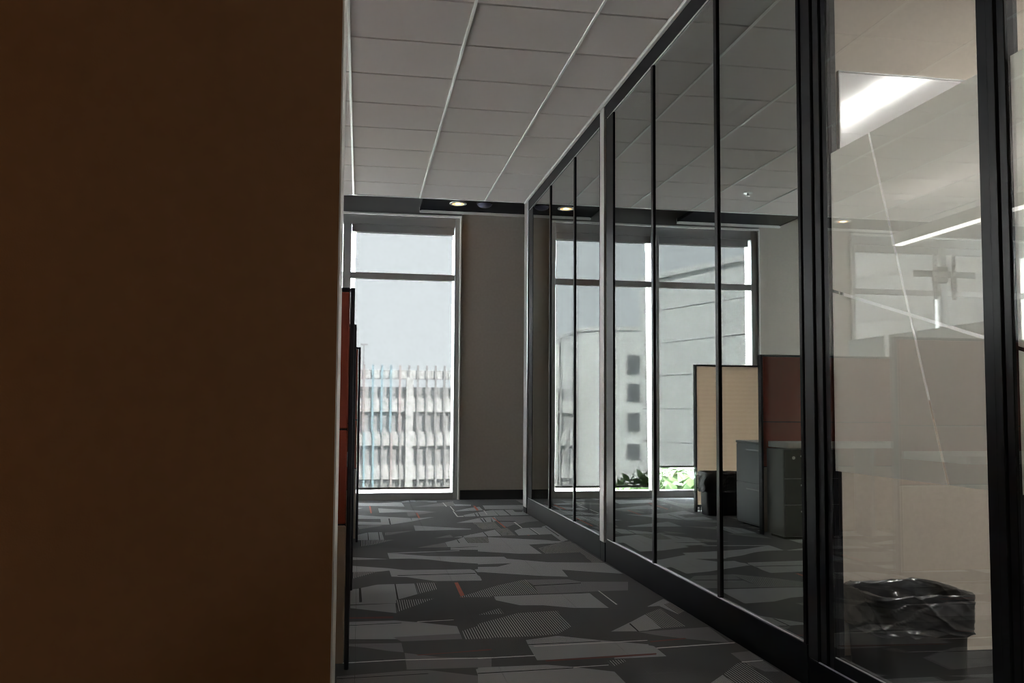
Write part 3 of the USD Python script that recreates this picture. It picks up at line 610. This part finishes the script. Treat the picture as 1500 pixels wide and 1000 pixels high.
def bin_and_liner(cx, cyy, w, d, h, blabel, llabel, seed, knot):
    N = 220
    def sec(s, z, ex=0): return np.column_stack([resample(rrect(w * s + ex, d * s + ex, .055 * s), N) + [cx, cyy], np.full(N, z)])
    t = thing('waste_bin', blabel, 'bin', (cx, cyy, 0), None)
    part(t, 'bin_shell', loft([sec(.93, .0), sec(.935, .004), sec(.965, h * .5), sec(.99, h * .97), sec(1.0, h), sec(.975, h), sec(.94, h * .5), sec(.91, .012)], True, True), PLAST, smooth=40)
    part(t, 'rim', loft([sec(1.0, h - .022, .004), sec(1.0, h - .022, .014), sec(1.0, h - .003, .014), sec(1.0, h + .001, .008)]), PLAST, smooth=40)
    prof = [(.62, .35, 0), (.80, .55, 0), (.88, .80, 0), (.945, .95, 0), (.975, 1.03, 0), (1.0, 1.055, .006), (1.02, 1.045, .014), (1.025, 1.0, .018), (1.012, .93, .016), (1.0, .85, .016), (.992, .77, .018), (.985, .69, .018), (.98, .62, .02), (.975, .58, .022)]
    secs, rs = [], np.linspace(0, len(prof) - 1, 60)
    ang = np.arange(N) / N
    for q in rs:
        s, zz, ex = [np.interp(q, range(len(prof)), [p[k] for p in prof]) for k in range(3)]
        S = sec(s, zz * h, ex); out = S[:, :2] - [cx, cyy]; nn = out / np.linalg.norm(out, axis=1)[:, None]
        u = ang * 26
        ph = np.column_stack([u + q * .33, np.full(N, q * .20), np.full(N, seed * 3.1)])
        fold = np.abs(meshkit.fbm(ph, 3, seed) - .5) * 2
        ph2 = np.column_stack([u * .5 - q * .5, np.full(N, q * .16), np.full(N, 9.0 + seed)])
        fold2 = np.abs(meshkit.fbm(ph2, 3, seed + 5) - .5) * 2
        amp = .012 if q > 4.5 else .02
        # the film turns wrap-free at angle 0 behind the bin
        rid = (1 - np.abs(2 * meshkit.noise(np.column_stack([u * .55 + q * .62, np.full(N, q * .11), np.full(N, 20.0 + seed)]), seed) - 1)) ** 6 + (1 - np.abs(2 * meshkit.noise(np.column_stack([u * .8 - q * .42, np.full(N, q * .13), np.full(N, 31.0 + seed)]), seed) - 1)) ** 6
        inner = q < 5
        calm = .30 if 2.5 < q < 7.5 else 1.0
        S[:, :2] += nn * (rid * (.009 if not inner else -.008) + (1 - fold) * .006 + (1 - fold2) * .008 - .009)[:, None] * calm
        S[:, 2] += (fold2 - .4) * (.022 if q > 9 else .004) + (.014 * (meshkit.noise(np.column_stack([u * .8, ph[:, 1], ph[:, 2]]), seed) - .5) if q > 11 else 0)
        if 3 < q < 8: S[:, 2] += .010 * np.clip(nn[:, 0], 0, 1) * np.clip(nn[:, 1], 0, 1) + .0035 * (rid - .3)
        secs.append(S)
    l = thing('bin_liner', llabel, 'bin liner', (cx, cyy, h * .3), None)
    part(l, 'bag_film', loft(secs, True), FILMB, smooth=50)
    if knot:
        kx, ky, kz = cx + w / 2 + .012, cyy - d * .25, h * .80
        k1 = trimesh.creation.icosphere(3, .014); k1.vertices *= [1.25, .8, .75]; k1.vertices += (meshkit.fbm(k1.vertices * 90, 2, 4)[:, None] - .5) * .006
        k1.apply_translation([kx + .012, ky, kz - .02])
        part(l, 'knot', [k1, Cyl([kx - .02, ky, kz + .02], [kx + .01, ky, kz - .018], .006, 12, .009)], FILMB, smooth=40)
bin_and_liner(1.910, 2.895, .345, .27, .272, 'wide black waste bin standing on the office floor behind the door glass', 'shiny black crumpled liner folded over the bin behind the office door', 3, True)

# ------------------------------------------------------------------ cubicles on the left (the corridor glass mirrors them)
def divider(xe, y, label, upper, red=True):
    t = thing('cubicle_divider', label, 'divider', (xe - 1.0, y, 0), 'cubicle dividers along the corridor')
    h, x0 = 1.335, -2.0
    part(t, 'end_post', B(xe - .016, xe, y - .027, y + .027, 0.0, h, .003), NAVY)
    part(t, 'top_cap', B(x0, xe - .016, y - .027, y + .027, h - .014, h, .003), NAVY)
    part(t, 'core', B(x0, xe - .018, y - .012, y + .012, .03, h - .016), NAVY if red else BLACK) if red else None
    if red:
        for z0, z1, m in ((.835, h - .016, REDF), (.502, .829, REDF), (.022, .496, BEIGEF)):
            part(t, 'fabric_panel', B(x0, xe - .018, y - .026, y - .013, z0, z1, .004), m, label='beige lower fabric panel' if z0 < .1 else None)
            part(t, 'fabric_panel', B(x0, xe - .018, y + .013, y + .026, z0, z1, .004), m, label='beige lower fabric panel' if z0 < .1 else None)
    else:
        part(t, 'screen_panel', B(x0, xe - .018, y - .004, y + .004, .06, h - .014), CREAMF)
        part(t, 'bottom_rail', B(x0, xe - .016, y - .02, y + .02, .045, .065, .002), NAVY)
        for x in (xe - .05, -1.0): part(t, 'foot', [Cyl([x, y, 0], [x, y, .008], .022, 20), Cyl([x, y, .008], [x, y, .05], .006, 12)], BLACKM)
divider(-.022, 3.22, 'nearest red and beige cubicle divider beside the dark wall', REDF)
divider(-.020, 4.60, 'second red cubicle divider from the dark wall, standing left of the corridor', REDF)
divider(.004, 6.25, 'third red cubicle divider from the dark wall, mirrored beside the drawer pedestal', REDF)
divider(-.055, 7.72, 'cream screen divider with a thin dark frame, mirrored behind the small bin', CREAMF, red=False)

def desk(y1, label, dep=.58):
    t = thing('desk', label, 'desk', (-1.0, y1 - .3, 0))
    part(t, 'worktop', B(-1.97, -.045, y1 - dep, y1 - .03, .648, .690, .004), TOPL)
    part(t, 'support_leg', B(-1.93, -1.89, y1 - dep + .03, y1 - .05, 0, .648, .003), GREYL)
    part(t, 'support_leg', B(-.75, -.72, y1 - dep + .06, y1 - .05, 0, .648, .003), GREYL)
desk(4.60, 'pale-topped desk against the second red divider')
desk(6.25, 'pale-topped desk over the black-fronted pedestal at the third red divider', .34)

def pedestal(x1, y1, d, label, z=.64):
    x0, y0 = x1 - .42, y1 - d
    t = thing('drawer_pedestal', label, 'drawer unit', ((x0 + x1) / 2, (y0 + y1) / 2, 0))
    part(t, 'case', B(x0, x1, y0 + .02, y1, .02, z, .004), CASEG)
    part(t, 'plinth', B(x0 + .02, x1 - .02, y0 + .05, y1 - .02, 0, .02), BLACK)
    for z0, z1 in ((.025, .245), (.25, .43), (.435, z - .004)):
        dr = part(t, 'drawer', B(x0 + .004, x1 - .004, y0, y0 + .02, z0, z1, .003), DRAWER)
        part(dr, 'pull', B(x0 + .12, x1 - .12, y0 - .016, y0 - .004, z1 - .05, z1 - .038, .003), SILVER, label='satin metal pull')
    part(t, 'lock', Cyl([x1 - .07, y0 - .006, z - .06], [x1 - .07, y0 + .004, z - .06], .011, 20), SILVER)
pedestal(-.03, 6.215, .28, 'grey pedestal with black drawer fronts, lock and metal pulls under the mirrored worktop')
cab = thing('file_cabinet', 'pale grey low cabinet beyond the third divider, mirrored next to the small bin', 'cabinet', (-.4, 6.6, 0))
part(cab, 'case', B(-.66, -.12, 6.30, 6.94, .015, .655, .004), GREYL); part(cab, 'top_panel', B(-.67, -.11, 6.29, 6.95, .655, .675, .004), GREYL)
part(cab, 'plinth', B(-.63, -.15, 6.33, 6.91, 0, .015), BLACK)
for z0, z1 in ((.03, .34), (.345, .65)):
    dr = part(cab, 'drawer', B(-.12, -.108, 6.31, 6.93, z0, z1, .003), GREYL)
    part(dr, 'pull', B(-.106, -.098, 6.45, 6.73, z1 - .05, z1 - .04, .002), SILVER)
bin_and_liner(-.24, 7.50, .39, .23, .355, 'small tapered black waste bin in front of the cream screen divider', 'black liner bunched over the rim of the small bin by the cream divider', 8, False)

spine = thing('spine_panel', 'long low beige spine panel backing the left-hand desks', 'divider', (-2.05, 6, 0))
part(spine, 'fabric_panel', B(-2.08, -2.02, 3.2, 8.5, .03, 1.15, .005), BEIGEF); part(spine, 'top_cap', B(-2.085, -2.015, 3.2, 8.5, 1.15, 1.165, .003), NAVY)
for (a, b), lb in zip(((7.86, 8.5), (7.40, 7.78), (6.3, 7.33)), ('window-end grey translucent screen on the spine panel', 'middle grey translucent screen on the spine panel', 'longest grey translucent screen on the spine panel')):
    sc = thing('desk_screen', lb, 'screen', (-2.05, (a + b) / 2, 1.165))
    part(sc, 'screen_sheet', B(-2.056, -2.044, a, b, 1.165, 1.655, .003), SCREEN)
    for y in (a + .1, b - .1): part(sc, 'clamp', B(-2.066, -2.034, y - .02, y + .02, 1.165, 1.20, .003), SILVER)

MOUNT = plain('mount_dark_grey', (.10, .10, .10), .5)
mt = thing('screen_mount', 'empty grey monitor mount with two slotted rails on the far left window mullion', 'monitor mount', (-3.5, 8.98, 2.18))
part(mt, 'cross_bar', B(-3.90, -3.13, 8.965, 8.985, 2.43, 2.505, .004), MOUNT)
for x in (-3.385, -3.615):
    rail = sbox(x - .022, 2.18, x + .022, 2.70)
    rail = rail.difference(unary_union([sbox(x - .008, 2.2 + k * .062, x + .008, 2.24 + k * .062) for k in range(8)]))
    part(mt, 'rail', prism(rail, 'y', 8.945, 8.963), MOUNT)
part(mt, 'wall_bracket', B(-3.57, -3.44, 8.985, 9.06, 2.38, 2.56, .005), MOUNT)

def pendant(x, y0, y1, z, label):
    t = thing('pendant_light', label, 'pendant light', (x, (y0 + y1) / 2, z))
    part(t, 'housing', B(x - .05, x + .05, y0, y1, z + .003, z + .10, .003), TBAR)
    part(t, 'diffuser', B(x - .042, x + .042, y0 + .01, y1 - .01, z - .001, z + .003), LAMP_PEND)
    part(t, 'uplight', B(x - .03, x + .03, y0 + .1, y1 - .1, z + .10, z + .103), LAMP_UP)
    for y in (y0 + .06, y1 - .06):
        part(t, 'cable', Cyl([x, y, z + .1], [x, y, ZC], .002, 8), SILVER); part(t, 'canopy', Cyl([x, y, ZC - .012], [x, y, ZC - .002], .05, 24), TBAR)
pendant(-1.76, 3.7, 7.19, 2.40, 'long linear pendant light glowing above the left-hand desks')

def soffit(x0, x1, label):
    t = thing('soffit_tray', label, 'ceiling panel', ((x0 + x1) / 2, 8.6, 2.94))
    part(t, 'panel', B(x0 + .015, x1 - .015, 8.22, 9.02, 2.950, 2.975), CLOUDK)
    part(t, 'edge_frame', [B(x0, x1, 9.018, 9.04, 2.925, 2.98, .002), B(x0, x1, 8.20, 8.22, 2.945, 2.98, .002), ], TRIMW)
    part(t, 'side_frame', [B(x0, x0 + .015, 8.22, 9.018, 2.945, 2.98, .002), B(x1 - .015, x1, 8.22, 9.018, 2.945, 2.98, .002)], CLOUDK)
    for x in (x0 + .1, x1 - .1): part(t, 'hanger', Cyl([x, 8.6, 2.97], [x, 8.6, 3.45], .003, 8), SILVER)
soffit(.575, 2.3, 'black soffit tray with a silver edge above the corridor window')
soffit(-1.57, -.38, 'black soffit tray over the left pane of the corridor window bay')
soffit(-3.3, -1.88, 'black soffit tray farthest left near the empty screen mount')
def downlight(x, y, label, lit=True):
    t = thing('downlight', label, 'downlight', (x, y, 2.94))
    part(t, 'trim_ring', ring(x, y, 2.942, 2.9498, .060, .085), TBAR if lit else GREYPOST, smooth=40)
    part(t, 'lens', Cyl([x, y, 2.944], [x, y, 2.9495], .028, 32), LAMP_DOWN); part(t, 'reflector', ring(x, y, 2.9445, 2.9495, .028, .06), LAMP_RING)
downlight(.93, 8.66, 'lit amber downlight in the black soffit over the corridor window')
downlight(-2.10, 8.66, 'lit downlight in the soffit tray farthest left')
dm = thing('dome_sensor', 'dull violet dome beside the amber downlight in the black soffit', 'ceiling sensor', (1.19, 8.62, 2.9))
dome = trimesh.creation.icosphere(3, .075); dome.vertices = np.column_stack([dome.vertices[:, :2], np.minimum(dome.vertices[:, 2] * .5, 0)]) + [1.19, 8.62, 2.945]
part(dm, 'dome_cover', dome, plain('violet_dome', (.10, .10, .16), .3), smooth=40)
part(dm, 'base_ring', ring(1.19, 8.62, 2.942, 2.9495, .07, .082), BLACKM, smooth=40)
sp = thing('sprinkler_head', 'small white sprinkler head on the ceiling above the left desks', 'sprinkler', (-.32, 7.12, ZC - .03))
part(sp, 'escutcheon', Cyl([-.32, 7.12, ZC - .008], [-.32, 7.12, ZC - .001], .04, 28), TBAR); part(sp, 'deflector', [Cyl([-.32, 7.12, ZC - .03], [-.32, 7.12, ZC - .008], .008, 12), Cyl([-.32, 7.12, ZC - .032], [-.32, 7.12, ZC - .029], .018, 20)], SILVER)

# dim room behind the middle partition
oc = thing('overhead_cabinet', 'beige overhead cabinet with a lock, faint behind the middle glass', 'cabinet', (2.8, 5.04, 1.17))
part(oc, 'case', B(2.34, 3.3, 4.86, 5.219, 1.175, 1.59, .004), BEIGEF)
for a, b in ((2.345, 2.655), (2.66, 3.295)): part(oc, 'cabinet_door', B(a, b, 4.845, 4.86, 1.18, 1.585, .003), BEIGEF)
part(oc, 'lock', Cyl([2.69, 4.838, 1.25], [2.69, 4.848, 1.25], .012, 18), DRAWER)
sl = thing('slim_pendant', 'slim dark pendant throwing light on the ceiling behind the middle glass', 'pendant light', (2.22, 4.3, 2.70))
part(sl, 'bar', B(2.205, 2.235, 3.4, 5.1, 2.715, 2.73, .002), BLACKM)
part(sl, 'uplight', B(2.21, 2.23, 3.45, 4.1, 2.730, 2.732), glow('slim_uplight', (1, .95, .9), 16.0))
for y in (3.5, 5.0): part(sl, 'cable', Cyl([2.22, y, 2.73], [2.22, y, ZC], .0015, 8), SILVER)

# warm floor lamp behind the dark wall's left end, out of the picture
fl = thing('floor_lamp', 'warm floor lamp standing left of the dark wall', 'lamp', (-1.72, 1.2, 0))
part(fl, 'base', Cyl([-1.72, 1.2, 0], [-1.72, 1.2, .02], .14, 32), BLACKM); part(fl, 'pole', Cyl([-1.72, 1.2, .02], [-1.72, 1.2, 1.0], .011, 16), BLACKM)
part(fl, 'lamp_shade', Cyl([-1.72, 1.2, .98], [-1.72, 1.2, 1.24], .13, 32, .10), LAMP_WARM)

# ------------------------------------------------------------------ across the street
CONC = plain('garage_white_concrete', (.68, .68, .675), .9); GHAZE = plain('garage_hazed_level', (.50, .50, .505), .9); FING = plain('fin_grey', (.43, .425, .43), .7); FINB = plain('fin_blue', (.38, .54, .61), .7); FINR = plain('fin_pink', (.52, .45, .45), .7)
WHITEW = plain('white_render', (.70, .71, .705), .9); WINB = plain('far_window', (.20, .21, .22), .4); ROADM = plain('street_paving', (.20, .21, .19), .9, nscale=.3, namp=.2); LEAF = plain('palm_green', (.050, .085, .032), .6); TRUNK = plain('palm_trunk', (.25, .19, .13), .9)
single('street_ground', B(-150, 150, 10, 220, -13.2, -13), ROADM, kind='structure')
ga = thing('parking_garage', 'white multi-storey parking garage with thin vertical fins across the street', 'parking garage', (0, 95, -13))
part(ga, 'interior', B(-18.6, 60, 88.6, 118, -13, 3.2), GHAZE)  # level bands behind the parapets, grey lightened to stand in for haze
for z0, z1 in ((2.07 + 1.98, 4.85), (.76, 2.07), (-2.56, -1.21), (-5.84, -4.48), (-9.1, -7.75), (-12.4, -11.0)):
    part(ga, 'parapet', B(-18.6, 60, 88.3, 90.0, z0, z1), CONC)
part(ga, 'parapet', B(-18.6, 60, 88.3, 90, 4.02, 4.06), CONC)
for x in (-16.5, -5.8, 4.87, 15.5, 26.2, 37): part(ga, 'column', B(x - .35, x + .35, 88.0, 88.9, -13, 4.1), CONC)
for k in range(-20, 26):
    x = .39 + .878 * k
    for z0, z1, sft in ((-1.2, 5.35, 0), (-8.5, -1.25, -.75)):
        m = FING
        if (k in (1, 2, 3) and z0 > -2) or (k in (1, 2) and z0 < -2): m = FINB
        elif k == 0 or k % 7 == 4: m = FINR
        part(ga, 'fin', B(x + sft - .10, x + sft + .10, 88.1, 88.29, z0, z1), m)
lp = thing('light_pole', 'faint T-shaped light pole on the garage roof', 'street light', (.36, 92, 3.2))
part(lp, 'pole', Cyl([.36, 92, 3.21], [.36, 92, 7.6], .06, 12), FING); part(lp, 'lamp_arm', B(.0, .75, 91.9, 92.1, 7.55, 7.68, .02), FING)
tw = thing('stair_tower', 'tall white building with a rounded corner and four square windows beyond the garage', 'building', (-24, 90, -13))
tp = sbox(-34, 84.8, -22.6, 100).union(Polygon([(-22.6 + 3.6 * math.cos(a), 89 + 4.2 * math.sin(a)) for a in np.linspace(-math.pi / 2, math.pi / 2, 24)] + [(-22.6, 93.2)]).buffer(0)).union(sbox(-22.7, 89, -19.0, 100))
part(tw, 'walls', prism(tp, 'z', -13, 9.0), WHITEW); part(tw, 'roof_edge', prism(tp.buffer(.15), 'z', 9.0, 9.35), CONC)
for z0, z1 in ((4.82, 6.51), (2.12, 3.67), (-.77, .78), (-3.59, -2.25)):
    wf = part(tw, 'window_frame', B(-24.86, -23.05, 84.6, 84.85, z0 - .05, z1 + .05), FING)
    part(wf, 'pane', B(-24.76, -23.15, 84.55, 84.62, z0 + .05, z1 - .05), WINB)
ta = thing('roof_block', 'small pale roof block left of the rounded tower', 'building', (-17.8, 96, -13))
part(ta, 'walls', B(-18.8, -17.4, 96, 99, -13, 8.6), WHITEW); part(ta, 'roof_edge', B(-18.9, -17.3, 95.9, 99.1, 8.6, 8.8), CONC)
wg = thing('wing_building', 'near white building wing of wide horizontal wall panels rising beside the window', 'building', (-10, 21, -13))
dv, nv, p0 = np.array([.31, .951]), np.array([-.951, .31]), np.array([-7.35, 30.0])
def slab(t0, t1, n0, n1, z0, z1):
    q = Polygon([p0 + dv * t0 + nv * n0, p0 + dv * t1 + nv * n0, p0 + dv * t1 + nv * n1, p0 + dv * t0 + nv * n1]); q = q if q.exterior.is_ccw else Polygon(list(q.exterior.coords)[::-1])
    return prism(q, 'z', z0, z1)
part(wg, 'core', slab(-19.0, .9, .06, 4, -13, 5.5), FING)
z = 5.6
for k in range(17):
    h = 1.15; part(wg, 'wall_panel', slab(-19, 1, 0, .2, z - h + .03, z), WHITEW); z -= h
part(wg, 'coping', slab(-19.1, 1.1, -.1, 4.1, 5.6, 5.78), CONC)
pm = thing('palm_tree', 'green palm crown below the raised shade, seen outside', 'palm tree', (-4.4, 20, -13))
part(pm, 'trunk', Cyl([-4.4, 20, -13], [-4.4, 20, -.52], .10, 14, .07), TRUNK)
fr = []
for k in range(34):
    a, e0 = k * 2.399, .9 - (k % 6) * .28
    L, pts = .62 + .12 * math.sin(k * 3.1), []
    for s in np.linspace(0, 1, 8):
        rr = L * s * math.cos(e0 - s * 1.0); zz = -.52 + L * (s * math.sin(e0) - .75 * s * s)
        pts.append((-4.4 + rr * math.cos(a), 20 + rr * math.sin(a), zz))
    pts = np.array(pts); side = np.array([-math.sin(a), math.cos(a), 0])
    for (p, q), w in zip(zip(pts[:-1], pts[1:]), (.03, .055, .065, .06, .05, .03, .012)):
        fr.append(trimesh.convex.convex_hull(np.vstack([p - side * w, p + side * w, p - [0, 0, .03], q - side * w * .85, q + side * w * .85, q - [0, 0, .02]])))
part(pm, 'fronds', fr, LEAF, kind='stuff')

for k, (x, y, z, r, lb) in enumerate(((-2.6, 15.5, -1.36, 1.1, 'rounded green garden tree beside the palm, under the raised shade'), (-5.2, 24.0, -2.5, 1.75, 'broad dark green garden tree behind the palm, under the raised shade'))):
    gt = thing('garden_tree', lb, 'tree', (x, y, -13))
    part(gt, 'trunk', Cyl([x, y, -13], [x, y, z], .14, 14, .10), TRUNK)
    rg, lv = random.Random(20 + k), []
    for _ in range(1500):
        u, a = rg.uniform(-1, 1), rg.uniform(0, 6.283); q = r * rg.uniform(.55, 1) ; s = math.sqrt(1 - u * u)
        c = np.array([x + q * s * math.cos(a), y + q * s * math.sin(a), z + q * u]); d1 = np.array([rg.gauss(0, 1) for _ in range(3)]); d1 /= np.linalg.norm(d1); d2 = np.cross(d1, [.3, .5, .8]); d2 /= np.linalg.norm(d2); n = np.cross(d1, d2) * .012
        lv.append(trimesh.Trimesh([c - d1 * .2, c + d2 * .09 + n, c + d1 * .2, c - d2 * .09 + n, c - n], [[0, 1, 2], [0, 2, 3], [0, 4, 1], [1, 4, 2], [2, 4, 3], [3, 4, 0]], process=False))
    part(gt, 'foliage', lv, LEAF, kind='stuff')
